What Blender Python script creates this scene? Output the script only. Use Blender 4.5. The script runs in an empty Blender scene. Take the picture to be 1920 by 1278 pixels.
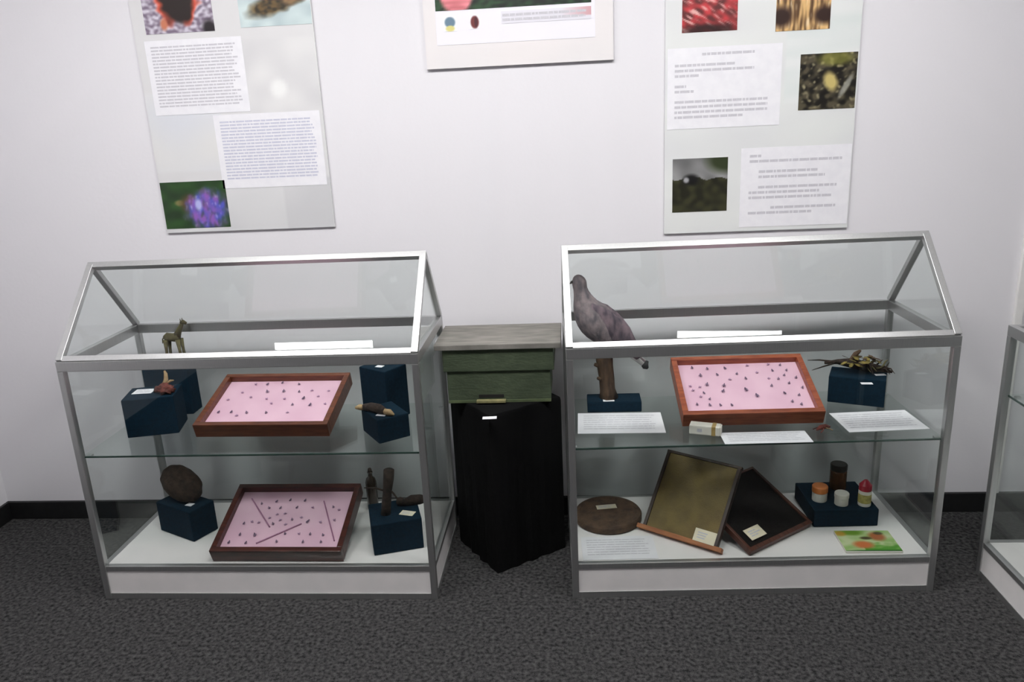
import bpy, bmesh, math, random
from mathutils import Vector, Matrix, Euler, noise
random.seed(7)
sc = bpy.context.scene
col = sc.collection

# ------------------------------------------------------------------ camera
F_PX, CAM_Z = 1467.5, 1.5902
YAW, PITCH, ROLL = -0.0831, 0.2799, -0.0484
def cam_axes():
    cy, sy, cp, sp, cr, sr = math.cos(YAW), math.sin(YAW), math.cos(PITCH), math.sin(PITCH), math.cos(ROLL), math.sin(ROLL)
    fwd = Vector((sy*cp, cy*cp, -sp)); right = Vector((cy, -sy, 0)); up = right.cross(fwd)
    return fwd, cr*right + sr*up, -sr*right + cr*up
FWD, RGT, UPV = cam_axes()
CAM = Vector((0, 0, CAM_Z))
cd = bpy.data.cameras.new('camera'); cam = bpy.data.objects.new('camera', cd); col.objects.link(cam)
cd.sensor_fit = 'HORIZONTAL'; cd.sensor_width = 36; cd.lens = F_PX*36/1920
cd.clip_start = .02
mr = Matrix((RGT, UPV, -FWD)).transposed().to_4x4(); mr.translation = CAM
cam.matrix_world = mr
sc.camera = cam

# ------------------------------------------------------------------ world and exposure
w = bpy.data.worlds.new('world'); sc.world = w; w.use_nodes = True
w.node_tree.nodes['Background'].inputs[0].default_value = (.8, .85, .9, 1)
w.node_tree.nodes['Background'].inputs[1].default_value = .05
sc.view_settings.view_transform = 'Standard'; sc.view_settings.look = 'None'
sc.view_settings.gamma = 1; sc.view_settings.use_curve_mapping = False
sc.view_settings.exposure = 0.0
sc.cycles.transparent_max_bounces = 40
LAMP_STRENGTH = 31.0
LAMP_SPOTS = [(-1.43, 1.556), (-.25, 1.571), (.93, 1.586)]  # outer two set from reflections in the case glass, middle one added for wall brightness

# ------------------------------------------------------------------ room numbers (metres)
WALL_Y, LEFT_X, RIGHT_X, REAR_Y, CEIL_Z = 2.9205, -2.48, 3.1, -4.2, 2.8
CW, CD, HF, HR, RY, HB, HS = 1.2, .495, .8872, 1.1675, .2762, .1294, .5457
CASES = {'L': (-1.6926, 2.322, -.0015), 'R': (-.0278, 2.3288, .0334), 'T': (1.36, 2.48, -math.pi/2)}
def P(k, u, v, z):
    x, y, a = CASES[k]; c, s = math.cos(a), math.sin(a)
    return Vector((x + c*u - s*v, y + s*u + c*v, z))
def ray(px, py): return FWD + RGT*((px-960)/F_PX) - UPV*((py-639)/F_PX)
def onz(px, py, z): v = ray(px, py); return CAM + v*((z-CAM_Z)/v.z)
def ony(px, py, y): v = ray(px, py); return CAM + v*(y/v.y)
def onplane(px, py, p0, n): v = ray(px, py); return CAM + v*((p0-CAM).dot(n)/v.dot(n))

# ------------------------------------------------------------------ materials
def s2l(c): return tuple((x/12.92 if x <= .04045 else ((x+.055)/1.055)**2.4) for x in (v/255 for v in c))
def base(name):
    m = bpy.data.materials.new(name); m.use_nodes = True
    return m, m.node_tree, m.node_tree.nodes['Principled BSDF']
def pmat(name, rgb, rough=.6, metal=0, spec=.5, noise_amt=0, scale=30, rgb2=None, bump=0, bscale=None, sheen=0, stretch=None, detail=4):
    m, t, b = base(name); c = s2l(rgb)+(1,)
    b.inputs['Base Color'].default_value = c; b.inputs['Roughness'].default_value = rough
    b.inputs['Metallic'].default_value = metal; b.inputs['Specular IOR Level'].default_value = spec
    if sheen: b.inputs['Sheen Weight'].default_value = sheen
    N = t.nodes; L = t.links
    if rgb2 or bump:
        tc = N.new('ShaderNodeTexCoord'); mp = N.new('ShaderNodeMapping')
        if stretch: mp.inputs['Scale'].default_value = stretch
        L.new(tc.outputs['Object'], mp.inputs['Vector'])
    if rgb2:
        nz = N.new('ShaderNodeTexNoise'); nz.inputs['Scale'].default_value = scale; nz.inputs['Detail'].default_value = detail
        L.new(mp.outputs[0], nz.inputs['Vector'])
        r = N.new('ShaderNodeValToRGB'); r.color_ramp.elements[0].position = .35; r.color_ramp.elements[1].position = .65
        r.color_ramp.elements[0].color = c; r.color_ramp.elements[1].color = s2l(rgb2)+(1,)
        L.new(nz.outputs['Fac'], r.inputs['Fac']); L.new(r.outputs['Color'], b.inputs['Base Color'])
    if bump:
        n2 = N.new('ShaderNodeTexNoise'); n2.inputs['Scale'].default_value = bscale or scale; n2.inputs['Detail'].default_value = 5
        L.new(mp.outputs[0], n2.inputs['Vector'])
        bp = N.new('ShaderNodeBump'); bp.inputs['Strength'].default_value = bump; bp.inputs['Distance'].default_value = .01
        L.new(n2.outputs['Fac'], bp.inputs['Height']); L.new(bp.outputs['Normal'], b.inputs['Normal'])
    return m
def glass_mat(name, tint, ior=1.36):
    m = bpy.data.materials.new(name); m.use_nodes = True; t = m.node_tree; t.nodes.clear(); N = t.nodes; L = t.links
    out = N.new('ShaderNodeOutputMaterial'); mix = N.new('ShaderNodeMixShader')
    tr = N.new('ShaderNodeBsdfTransparent'); tr.inputs[0].default_value = tint+(1,)
    gl = N.new('ShaderNodeBsdfGlossy'); gl.inputs['Roughness'].default_value = .0; gl.inputs['Color'].default_value = (.95, .97, .96, 1)
    fr = N.new('ShaderNodeFresnel'); geo = N.new('ShaderNodeNewGeometry')
    mr_ = N.new('ShaderNodeMapRange'); mr_.inputs['To Min'].default_value = ior; mr_.inputs['To Max'].default_value = 1/ior
    L.new(geo.outputs['Backfacing'], mr_.inputs['Value']); L.new(mr_.outputs['Result'], fr.inputs['IOR'])
    L.new(fr.outputs[0], mix.inputs[0]); L.new(tr.outputs[0], mix.inputs[1]); L.new(gl.outputs[0], mix.inputs[2])
    L.new(mix.outputs[0], out.inputs[0])
    return m
def print_mat(name, rough=.35):
    m, t, b = base(name); b.inputs['Roughness'].default_value = rough
    a = t.nodes.new('ShaderNodeVertexColor'); a.layer_name = 'print'
    t.links.new(a.outputs['Color'], b.inputs['Base Color']); return m
def emit_mat(name, rgb, s):
    m, t, b = base(name); b.inputs['Base Color'].default_value = (.9, .9, .9, 1)
    b.inputs['Emission Color'].default_value = rgb+(1,); b.inputs['Emission Strength'].default_value = s; return m

M = dict(
    wall=pmat('wall_paint', (223, 221, 225), .85, bump=.05, bscale=60),
    ceil=pmat('ceiling_paint', (232, 231, 230), .9, bump=.04, bscale=50),
    baseb=pmat('black_skirting', (16, 16, 17), .5, rgb2=(24, 24, 25), scale=40),
    alu=pmat('satin_aluminium', (196, 196, 195), .41, metal=.93, rgb2=(189, 190, 190), scale=300, stretch=(1, 1, .05)),
    plinth=pmat('white_melamine', (236, 232, 231), .45, rgb2=(230, 227, 226), scale=12),
    glass=glass_mat('clear_glass', (.966, .980, .973)),
    shelf=glass_mat('shelf_glass', (.93, .955, .945)),
    gedge=pmat('green_glass_edge', (52, 72, 66), .2),
    blue=pmat('dark_blue_velvet', (9, 36, 52), .9, rgb2=(7, 29, 43), scale=90, spec=.15, bump=.1, bscale=400),
    card=pmat('white_card', (234, 233, 237), .6, rgb2=(229, 228, 233), scale=30),
    cream=pmat('cream_card', (232, 222, 196), .6, rgb2=(224, 214, 188), scale=30),
    ink=pmat('grey_ink', (192, 190, 197), .7, rgb2=(202, 200, 206), scale=200),
    blueink=pmat('blue_grey_ink', (190, 191, 208), .7, rgb2=(200, 201, 216), scale=200),
    pink=pmat('pink_lining', (224, 184, 202), .7, rgb2=(214, 172, 192), scale=9, detail=2),
    wood1=pmat('brown_varnished_wood', (112, 60, 34), .35, rgb2=(86, 42, 22), scale=14, stretch=(1, 6, 6)),
    wood2=pmat('dark_mahogany_wood', (80, 34, 24), .35, rgb2=(56, 22, 15), scale=14, stretch=(1, 6, 6)),
    wood3=pmat('red_brown_wood', (162, 86, 54), .35, rgb2=(128, 58, 36), scale=14, stretch=(1, 6, 6)),
    bug=pmat('dark_insect_shell', (118, 96, 124), .4, rgb2=(92, 74, 100), scale=300),
    bugp=pmat('pale_insect_wing', (178, 142, 172), .5, rgb2=(158, 124, 156), scale=300),
    reed=pmat('dark_reed', (166, 116, 146), .6, rgb2=(148, 100, 128), scale=120),
    hive=pmat('green_hive_paint', (68, 79, 58), .7, rgb2=(57, 68, 49), scale=22, bump=.2, bscale=60, stretch=(1, 3, 3)),
    hive_l=pmat('light_green_hive_paint', (88, 98, 66), .7, rgb2=(72, 84, 56), scale=22, bump=.2, bscale=60),
    roof=pmat('weathered_grey_board', (134, 130, 124), .85, rgb2=(112, 110, 104), scale=10, stretch=(1, 5, 1), bump=.3, bscale=30),
    dark=pmat('dark_slot', (14, 13, 11), .9, rgb2=(20, 18, 15), scale=60),
    board=pmat('pale_wood_board', (140, 134, 92), .8, rgb2=(112, 108, 72), scale=40),
    cloth=pmat('black_cloth', (13, 13, 14), .95, rgb2=(9, 9, 10), scale=200, spec=.15, bump=.1, bscale=500),
    bark=pmat('brown_bark', (92, 70, 52), .9, rgb2=(58, 43, 32), scale=45, stretch=(1, 1, .3), bump=.8, bscale=60),
    darkbark=pmat('dark_bark', (56, 42, 34), .9, rgb2=(34, 25, 21), scale=60, bump=.6, bscale=80),
    tan=pmat('tan_stalk', (176, 150, 112), .8, rgb2=(140, 112, 76), scale=60),
    rust=pmat('rust_red_husk', (118, 52, 42), .8, rgb2=(74, 34, 26), scale=60, bump=.5, bscale=80),
    olive=pmat('olive_brown', (104, 98, 62), .8, rgb2=(78, 70, 44), scale=60),
    oliveg=pmat('olive_yellow_leaf', (136, 118, 56), .8, rgb2=(78, 72, 36), scale=60),
    nest=pmat('brown_nest_paper', (64, 48, 38), .95, rgb2=(40, 30, 24), scale=40, bump=.8, bscale=60),
    disc=pmat('brown_pressed_disc', (92, 70, 52), .8, rgb2=(66, 48, 36), scale=30, bump=.5, bscale=120),
    bird=pmat('mottled_grey_feather', (88, 82, 88), .9, rgb2=(140, 126, 128), scale=45, bump=.5, bscale=70, stretch=(1, 1, .6)),
    wing=pmat('mauve_grey_feather', (74, 66, 76), .9, rgb2=(132, 112, 120), scale=48, bump=.5, bscale=70, stretch=(1, 1, .5)),
    black=pmat('black_feather', (22, 22, 24), .7, rgb2=(34, 34, 36), scale=60),
    white=pmat('white_feather', (214, 212, 210), .8, rgb2=(196, 194, 194), scale=60),
    horn=pmat('dark_horn', (60, 54, 48), .4, rgb2=(40, 36, 32), scale=80),
    comb=pmat('olive_wax_comb', (116, 96, 44), .55, rgb2=(96, 78, 34), scale=16, bump=.25, bscale=220),
    comb2=pmat('dark_brown_comb', (20, 15, 13), .7, rgb2=(12, 9, 8), spec=.2, scale=14, bump=.3, bscale=220),
    orange=pmat('orange_pine', (168, 104, 56), .5, rgb2=(140, 78, 40), scale=14, stretch=(1, 6, 6)),
    dkwood=pmat('dark_brown_wood', (62, 42, 32), .5, rgb2=(44, 28, 22), scale=14, stretch=(6, 1, 6)),
    rdwood=pmat('dark_red_brown_wood', (92, 52, 38), .45, rgb2=(66, 36, 27), scale=14, stretch=(6, 1, 6)),
    amber=pmat('brown_jar_content', (100, 62, 30), .2, rgb2=(76, 48, 26), scale=18),
    lid=pmat('dark_tin_lid', (46, 44, 38), .35, metal=.4, rgb2=(38, 36, 32), scale=60),
    wplastic=pmat('white_plastic', (232, 228, 218), .4, rgb2=(224, 218, 208), scale=30),
    oplastic=pmat('orange_plastic', (216, 128, 62), .4, rgb2=(204, 116, 54), scale=30),
    rplastic=pmat('crimson_plastic', (176, 26, 52), .35, rgb2=(160, 20, 44), scale=30),
    ylabel=pmat('yellow_green_label', (196, 182, 108), .5, rgb2=(150, 142, 78), scale=60),
    gold=pmat('gold_print', (186, 160, 104), .5, rgb2=(168, 140, 84), scale=60),
    bottle=pmat('brown_glass_bottle', (52, 42, 34), .15, rgb2=(40, 32, 26), scale=20),
    print=print_mat('printed_picture'),
    poster=print_mat('printed_board', .5),
    trunk=pmat('white_cable_duct', (232, 230, 228), .5, rgb2=(226, 224, 222), scale=20),
    lamp=emit_mat('lit_diffuser', (1, .99, .985), LAMP_STRENGTH),
    housing=pmat('white_lamp_housing', (230, 230, 228), .5, rgb2=(224, 224, 222), scale=20),
)
# carpet
m, t, b = base('dark_grey_carpet'); N = t.nodes; L = t.links
tc = N.new('ShaderNodeTexCoord'); n1 = N.new('ShaderNodeTexNoise'); n1.inputs['Scale'].default_value = 80; n1.inputs['Detail'].default_value = 3
n3 = N.new('ShaderNodeTexNoise'); n3.inputs['Scale'].default_value = 420; n3.inputs['Detail'].default_value = 2
mx = N.new('ShaderNodeMix'); mx.data_type = 'FLOAT'; mx.inputs[0].default_value = .4
r = N.new('ShaderNodeValToRGB'); r.color_ramp.elements[0].position = .38; r.color_ramp.elements[1].position = .64
r.color_ramp.elements[0].color = s2l((26, 26, 27))+(1,); r.color_ramp.elements[1].color = s2l((80, 79, 79))+(1,)
bp = N.new('ShaderNodeBump'); bp.inputs['Strength'].default_value = .5; bp.inputs['Distance'].default_value = .004
L.new(tc.outputs['Object'], n1.inputs['Vector']); L.new(tc.outputs['Object'], n3.inputs['Vector'])
L.new(n1.outputs['Fac'], mx.inputs[2]); L.new(n3.outputs['Fac'], mx.inputs[3])
L.new(mx.outputs[0], r.inputs['Fac']); L.new(r.outputs['Color'], b.inputs['Base Color'])
L.new(n3.outputs['Fac'], bp.inputs['Height']); L.new(bp.outputs['Normal'], b.inputs['Normal'])
b.inputs['Roughness'].default_value = .98; b.inputs['Specular IOR Level'].default_value = .1
M['carpet'] = m

# ------------------------------------------------------------------ mesh builder
class MB:
    def __init__(s): s.bm = bmesh.new()
    def box(s, lo, hi, bev=0, mat=None):
        c = [(x, y, z) for x in (lo[0], hi[0]) for y in (lo[1], hi[1]) for z in (lo[2], hi[2])]
        t = bmesh.new(); v = [t.verts.new(p) for p in c]
        for f in ((0,1,3,2),(4,6,7,5),(0,4,5,1),(2,3,7,6),(0,2,6,4),(1,5,7,3)): t.faces.new([v[i] for i in f])
        if bev: bmesh.ops.bevel(t, geom=list(t.edges), offset=bev, segments=2, profile=.6, affect='EDGES')
        return s._merge(t, mat)
    def _merge(s, t, mat=None):
        if mat is not None: bmesh.ops.transform(t, matrix=mat, verts=t.verts)
        me = bpy.data.meshes.new('tmp'); t.to_mesh(me); t.free(); s.bm.from_mesh(me); bpy.data.meshes.remove(me); return s
    def bar(s, a, b, w, h, up=(0, 0, 1), bev=.0015):
        a, b = Vector(a), Vector(b); d = (b-a); ln = d.length; d.normalize()
        x = d.cross(Vector(up)).normalized(); y = x.cross(d)
        mt = Matrix((d, -x, y)).transposed().to_4x4(); mt.translation = a
        return s.box((0, -w/2, -h/2), (ln, w/2, h/2), bev, mt)
    def lathe(s, prof, seg=24, mat=None):
        t = bmesh.new(); rings = []
        for (rr, z) in prof:
            rings.append([t.verts.new((rr*math.cos(2*math.pi*i/seg), rr*math.sin(2*math.pi*i/seg), z)) for i in range(seg)])
        for a, b_ in zip(rings, rings[1:]):
            for i in range(seg): t.faces.new((a[i], a[(i+1) % seg], b_[(i+1) % seg], b_[i]))
        t.faces.new(rings[0][::-1]); t.faces.new(rings[-1])
        return s._merge(t, mat)
    def loft(s, rings):
        t = bmesh.new(); R = [[t.verts.new(p) for p in rg] for rg in rings]; n = len(R[0])
        for a, b_ in zip(R, R[1:]):
            for i in range(n): t.faces.new((a[i], a[(i+1) % n], b_[(i+1) % n], b_[i]))
        t.faces.new(R[0][::-1]); t.faces.new(R[-1])
        bmesh.ops.recalc_face_normals(t, faces=t.faces)
        return s._merge(t)
    def tube(s, pts, rad, seg=8, flat=1.0, jit=0):
        pts = [Vector(p) for p in pts]; rad = rad if isinstance(rad, (list, tuple)) else [rad]*len(pts); rings = []
        for i, p in enumerate(pts):
            d = (pts[min(i+1, len(pts)-1)] - pts[max(i-1, 0)]).normalized()
            ref = Vector((0, 1, 0)) if abs(d.y) < .85 else Vector((1, 0, 0))
            x = d.cross(ref).normalized(); y = d.cross(x).normalized()
            rings.append([p + (x*math.cos(2*math.pi*k/seg) + y*math.sin(2*math.pi*k/seg)*flat)*rad[i]*(1+random.uniform(-jit, jit)) for k in range(seg)])
        return s.loft(rings)
    def blob(s, c, r, jit=.15, sub=2, freq=3, seed=0):
        t = bmesh.new(); bmesh.ops.create_icosphere(t, subdivisions=sub, radius=1)
        r = r if isinstance(r, (list, tuple)) else (r, r, r)
        for v in t.verts:
            k = 1 + jit*noise.noise(v.co*freq + Vector((seed*3.1, seed*1.7, 0)))*1.6
            v.co = Vector((v.co.x*r[0]*k + c[0], v.co.y*r[1]*k + c[1], v.co.z*r[2]*k + c[2]))
        return s._merge(t)
    def prism(s, poly, h, mat=None):
        t = bmesh.new(); a = [t.verts.new((x, y, 0)) for x, y in poly]; b_ = [t.verts.new((x, y, h)) for x, y in poly]; n = len(poly)
        t.faces.new(a[::-1]); t.faces.new(b_)
        for i in range(n): t.faces.new((a[i], a[(i+1) % n], b_[(i+1) % n], b_[i]))
        bmesh.ops.recalc_face_normals(t, faces=t.faces)
        return s._merge(t, mat)
def obj(name, mb, mat, parent=None, loc=(0, 0, 0), rot=(0, 0, 0), smooth=False, mats=None):
    me = bpy.data.meshes.new(name)
    if isinstance(mb, MB):
        mb.bm.to_mesh(me); mb.bm.free()
    else: me = mb
    if not me.materials: me.materials.append(M[mat])
    if smooth:
        for p in me.polygons: p.use_smooth = True
    o = bpy.data.objects.new(name, me); col.objects.link(o); o.location = loc; o.rotation_euler = rot
    if parent: o.parent = parent
    return o
def tag(o, label, cat, group=None, kind=None):
    o['label'] = label; o['category'] = cat
    if group: o['group'] = group
    if kind: o['kind'] = kind
    return o
def empty(name, loc, rot, label, cat, group=None):
    o = bpy.data.objects.new(name, None); col.objects.link(o); o.location = loc; o.rotation_euler = rot
    o.empty_display_size = .05
    return tag(o, label, cat, group)
def struct(name, mb, mat, parent=None):
    o = obj(name, mb, mat, parent); 
    if not parent: o['kind'] = 'structure'
    return o

# ------------------------------------------------------------------ the room
struct('floor', MB().box((LEFT_X, REAR_Y, -.05), (RIGHT_X, WALL_Y, 0)), 'carpet')
struct('ceiling', MB().box((LEFT_X, REAR_Y, CEIL_Z), (RIGHT_X, WALL_Y, CEIL_Z+.05)), 'ceil')
struct('wall_back', MB().box((LEFT_X-.1, WALL_Y, 0), (RIGHT_X+.1, WALL_Y+.1, CEIL_Z)), 'wall')
struct('wall_left', MB().box((LEFT_X-.1, REAR_Y, 0), (LEFT_X, WALL_Y, CEIL_Z)), 'wall')
struct('wall_right', MB().box((RIGHT_X, REAR_Y, 0), (RIGHT_X+.1, WALL_Y, CEIL_Z)), 'wall')
struct('wall_rear', MB().box((LEFT_X-.1, REAR_Y-.1, 0), (RIGHT_X+.1, REAR_Y, CEIL_Z)), 'wall')
struct('baseboard_back', MB().box((LEFT_X, WALL_Y-.014, 0), (RIGHT_X, WALL_Y, .0816), .003), 'baseb')
struct('baseboard_left', MB().box((LEFT_X, REAR_Y, 0), (LEFT_X+.014, WALL_Y-.014, .0816), .003), 'baseb')
struct('baseboard_right', MB().box((RIGHT_X-.014, REAR_Y, 0), (RIGHT_X, WALL_Y-.014, .0816), .003), 'baseb')
struct('trim_1', MB().box((1.612, WALL_Y-.016, .0816), (1.642, WALL_Y, CEIL_Z), .003), 'trunk')

# ceiling lamps; the middle one is an added light for the wall's centre
for i, (x, y) in enumerate(LAMP_SPOTS):
    e = empty('ceiling_lamp', (x, y, CEIL_Z), (0, 0, 0),
              'square lit ceiling lamp above the %s' % ('case with two insect trays' if x < -1 else 'case with the mounted bird' if x > 0 else 'green bee hive, added to brighten the wall'), 'lamp',
              'square lamps on the ceiling')
    h = MB()
    for a, b_ in (((-.31, -.31, -.05), (.31, -.285, 0)), ((-.31, .285, -.05), (.31, .31, 0)), ((-.31, -.285, -.05), (-.285, .285, 0)), ((.285, -.285, -.05), (.31, .285, 0))):
        h.box(a, b_, .002)
    obj('housing', h, 'housing', e)
    obj('diffuser', MB().box((-.285, -.285, -.045), (.285, .285, -.03)), 'lamp', e)

# ------------------------------------------------------------------ display cases
def display_case(k, label, gable=True, hs=HS):
    x, y, a = CASES[k]
    c = empty('display_case', (x, y, 0), (0, 0, a), label, 'display case', 'glass display cases')
    p, g, rail = .022, .004, .034
    part = lambda n, mb, mat='alu': obj(n, mb, mat, c)
    for u in (0, CW-p):
        for v in (0, CD-p): part('corner_post', MB().box((u, v, 0), (u+p, v+p, HF-rail), .002))
    def frame_ring(z0, z1, nm):
        part(nm, MB().box((0, 0, z0), (CW, p, z1), .002)); part(nm, MB().box((0, CD-p, z0), (CW, CD, z1), .002))
        part(nm, MB().box((0, p, z0), (p, CD-p, z1), .002)); part(nm, MB().box((CW-p, p, z0), (CW, CD-p, z1), .002))
    frame_ring(HF-rail, HF, 'top_rail')
    # lower rails sit between the posts
    for z0, z1, nm in ((HB-.018, HB, 'plinth_rail'), (0, .022, 'floor_rail')):
        part(nm, MB().box((p, .002, z0), (CW-p, p, z1), .001)); part(nm, MB().box((p, CD-p, z0), (CW-p, CD-.002, z1), .001))
        part(nm, MB().box((.002, p, z0), (p, CD-p, z1), .001)); part(nm, MB().box((CW-p, p, z0), (CW-.002, CD-p, z1), .001))
    z0, z1 = .022, HB-.018
    part('plinth_panel', MB().box((p, .005, z0), (CW-p, .017, z1)), 'plinth'); part('plinth_panel', MB().box((p, CD-.017, z0), (CW-p, CD-.005, z1)), 'plinth')
    part('plinth_panel', MB().box((.005, p, z0), (.017, CD-p, z1)), 'plinth'); part('plinth_panel', MB().box((CW-.017, p, z0), (CW-.005, CD-p, z1)), 'plinth')
    part('floor_panel', MB().box((p, p, HB-.016), (CW-p, CD-p, HB-.0005)), 'plinth')
    zt = HF-rail
    part('glass_pane', MB().box((p, .008, HB), (CW-p, .008+g, zt)), 'glass'); part('glass_pane', MB().box((p, CD-.008-g, HB), (CW-p, CD-.008, zt)), 'glass')
    part('glass_pane', MB().box((.008, p, HB), (.008+g, CD-p, zt)), 'glass'); part('glass_pane', MB().box((CW-.008-g, p, HB), (CW-.008, CD-p, zt)), 'glass')
    sh = part('glass_shelf', MB().box((.0135, .02, hs-.006), (CW-.0135, CD-.02, hs)), 'shelf')
    obj('polished_edge', MB().box((.0135, .016, hs-.006), (CW-.0135, .0198, hs), .0008), 'gedge', sh)
    for u in (.0125, CW-.0285):
        for v in (.04, CD-.06): part('shelf_pin', MB().box((u, v, hs-.014), (u+.016, v+.016, hs-.006), .001))
    if gable:
        ov = .012
        fs = Vector((0, RY, HR-HF)).normalized(); bs = Vector((0, CD-RY, HF-HR)).normalized()
        nf = Vector((0, -fs.z, fs.y)); nb = Vector((0, -bs.z, bs.y))
        for u in (p/2, CW-p/2):
            part('sloping_bar', MB().bar((u, .010, HF), (u, RY-.002, HR-.013), p, .018, nf))
            part('sloping_bar', MB().bar((u, CD-.010, HF), (u, RY+.002, HR-.013), p, .018, nb))
        part('ridge_bar', MB().bar((0, RY, HR-.0155), (CW, RY, HR-.0155), .022, .022, nf))
        part('eave_lip', MB().bar((p, .012, HF+.006), (CW-p, .012, HF+.006), .020, .012, nf))
        part('glass_pane', MB().bar((CW/2, .020, HF+.018), (CW/2, RY-.010, HR-.016), CW-2*p, g, nf, bev=0), 'glass')
        part('glass_pane', MB().bar((CW/2, CD-.014, HF+.006), (CW/2, RY+.010, HR-.016), CW-2*p, g, nb, bev=0), 'glass')
        tri = [(.028, HF), (CD-.028, HF), (RY, HR-.036)]
        for u in (.009, CW-.013):
            mt = Matrix(((0, 0, 1, u), (1, 0, 0, 0), (0, 1, 0, 0), (0, 0, 0, 1)))
            part('glass_pane', MB().prism(tri, g, mt), 'glass')
    else:
        part('glass_pane', MB().box((p, p, HF-.010), (CW-p, CD-p, HF-.006)), 'glass')
    return c
display_case('L', 'gable-topped glass display case holding two pink-lined insect trays')
display_case('R', 'gable-topped glass display case holding a mounted bird and wax comb frames')
display_case('T', 'flat-topped glass display case with empty shelf standing sideways to the wall', gable=False, hs=.66)

# ------------------------------------------------------------------ printed pictures
def picture(name, w_, h_, fn, parent, loc, rot=(0, 0, 0), nx=48, ny=36, th=.001, mat='print'):
    """flat print w x h in its own XY plane (z up), with paper thickness"""
    me = bpy.data.meshes.new(name); vs = []; fs = []
    for j in range(ny+1):
        for i in range(nx+1): vs.append((w_*i/nx, h_*j/ny, th))
    q = lambda i, j: j*(nx+1)+i
    for j in range(ny):
        for i in range(nx): fs.append((q(i, j), q(i+1, j), q(i+1, j+1), q(i, j+1)))
    n0 = len(vs); vs += [(0, 0, 0), (w_, 0, 0), (w_, h_, 0), (0, h_, 0)]
    fs.append((n0+3, n0+2, n0+1, n0))
    fs.append([n0, n0+1]+[q(i, 0) for i in range(nx, -1, -1)]); fs.append([n0+2, n0+3]+[q(i, ny) for i in range(nx+1)])
    fs.append([n0+1, n0+2]+[q(nx, j) for j in range(ny, -1, -1)]); fs.append([n0+3, n0]+[q(0, j) for j in range(ny+1)])
    me.from_pydata(vs, [], fs)
    at = me.color_attributes.new('print', 'FLOAT_COLOR', 'POINT')
    for k in range(len(vs)):
        x, y = vs[k][0]/w_, vs[k][1]/h_
        at.data[k].color = s2l(fn(x, y))+(1,) if k < n0 else s2l((225, 225, 225))+(1,)
    me.materials.append(M[mat])
    return obj(name, me, mat, parent, loc, rot)
def mix(a, b_, t_): t_ = max(0, min(1, t_)); return tuple(p_+(q_-p_)*t_ for p_, q_ in zip(a, b_))
def nz(x, y, f, s=0): return noise.noise(Vector((x*f, y*f, s*7.3)))
def spot(x, y, cx, cy, rx, ry, ang=0, soft=.35):
    c, s = math.cos(ang), math.sin(ang); dx, dy = x-cx, y-cy
    d = math.hypot((c*dx+s*dy)/rx, (-s*dx+c*dy)/ry); return max(0, min(1, (1+soft-d)/(2*soft)))
def f_butterfly(x, y):
    n = nz(x, y, 16); c = mix((206, 200, 212), (120, 106, 124), .5+n*1.3)
    c = mix(c, (40, 34, 38), spot(x, y, .93, .06, .10, .14))
    xx, yy = x+.09*nz(x, y, 7, 40), y+.10*nz(x, y, 7, 41); c = mix(c, (218, 88, 64), spot(xx, yy, .50, .62, .31, .50, 0, .10)*(1-spot(x, y, .5, .10, .07, .2))); c = mix(c, (38, 28, 26), spot(xx, yy, .50, .62, .25, .46, 0, .14))
    return mix(c, (196, 120, 90), spot(x, y, .28, .16, .05, .1))
def f_bee(x, y):
    c = mix((206, 220, 220), (176, 192, 196), .5+nz(x, y, 5, 1)); c = mix(c, (120, 120, 112), spot(x, y, .2, .6, .12, .05, .3)*.6)
    b_ = spot(x+.05*nz(x, y, 8, 42), y+.05*nz(x, y, 8, 43), .56, .42, .46, .17, .45, .25); c = mix(c, mix((104, 82, 48), (52, 44, 30), .5+nz(x, y, 18, 2)*1.4), b_)
    return mix(c, (150, 118, 84), spot(x, y, .72, .45, .10, .10)*.7)
def f_flower(x, y):
    c = mix((44, 80, 34), (28, 52, 24), .5+nz(x, y, 5, 3)); c = mix(c, (120, 116, 70), spot(x, y, .26, .55, .07, .06)); c = mix(c, (92, 66, 44), spot(x, y, .42, .52, .14, .2)*.8)
    f = spot(x+.08*nz(x, y, 9, 44), y+.08*nz(x, y, 9, 45), .68, .38, .30, .40, 0, .3)*(.85+.6*nz(x*2, y*.8, 10, 4)); c = mix(c, mix((84, 88, 186), (138, 92, 176), .5+nz(x*1.6, y*.7, 7, 5)*1.3), f*1.2)
    c = mix(c, (196, 200, 240), spot(x, y, .55, .5, .05, .12)*.8); return mix(c, (196, 186, 226), max(0, nz(x*2, y*.8, 12, 6)-.2)*f*1.6)
def f_red(x, y):
    c = mix((196, 62, 66), (96, 44, 44), .5+nz(x+y*.6, y*1.4, 7, 7)*1.5); c = mix(c, (222, 170, 164), max(0, nz(x*.5, y*2+x, 14, 8)-.15)*2.2)
    return mix(c, (40, 24, 24), spot(x, y, .5, .02, .5, .10)*.8)
def f_tan(x, y):
    c = mix((222, 182, 124), (92, 66, 44), .45+nz(x*2.4, y*.5, 8, 9)*1.5); c = mix(c, (246, 226, 190), max(0, nz(x*3, y*.6, 8, 10)-.2)*2)
    return mix(c, (52, 34, 28), spot(x, y, .1, .2, .2, .14) + spot(x, y, .9, .2, .2, .12))
def f_leaf(x, y):
    c = mix((82, 76, 60), (26, 24, 20), .5+nz(x, y, 9, 11)*1.7); c = mix(c, (150, 142, 112), max(0, nz(x, y, 15, 12)-.22)*1.8)
    c = mix(c, (196, 178, 112), spot(x, y, .55, .5, .11, .17, .4)); c = mix(c, (160, 160, 150), spot(x, y, .82, .4, .05, .22, -.5)*.8); return mix(c, (150, 150, 66), spot(x, y, .62, .9, .3, .12)*.6)
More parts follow.
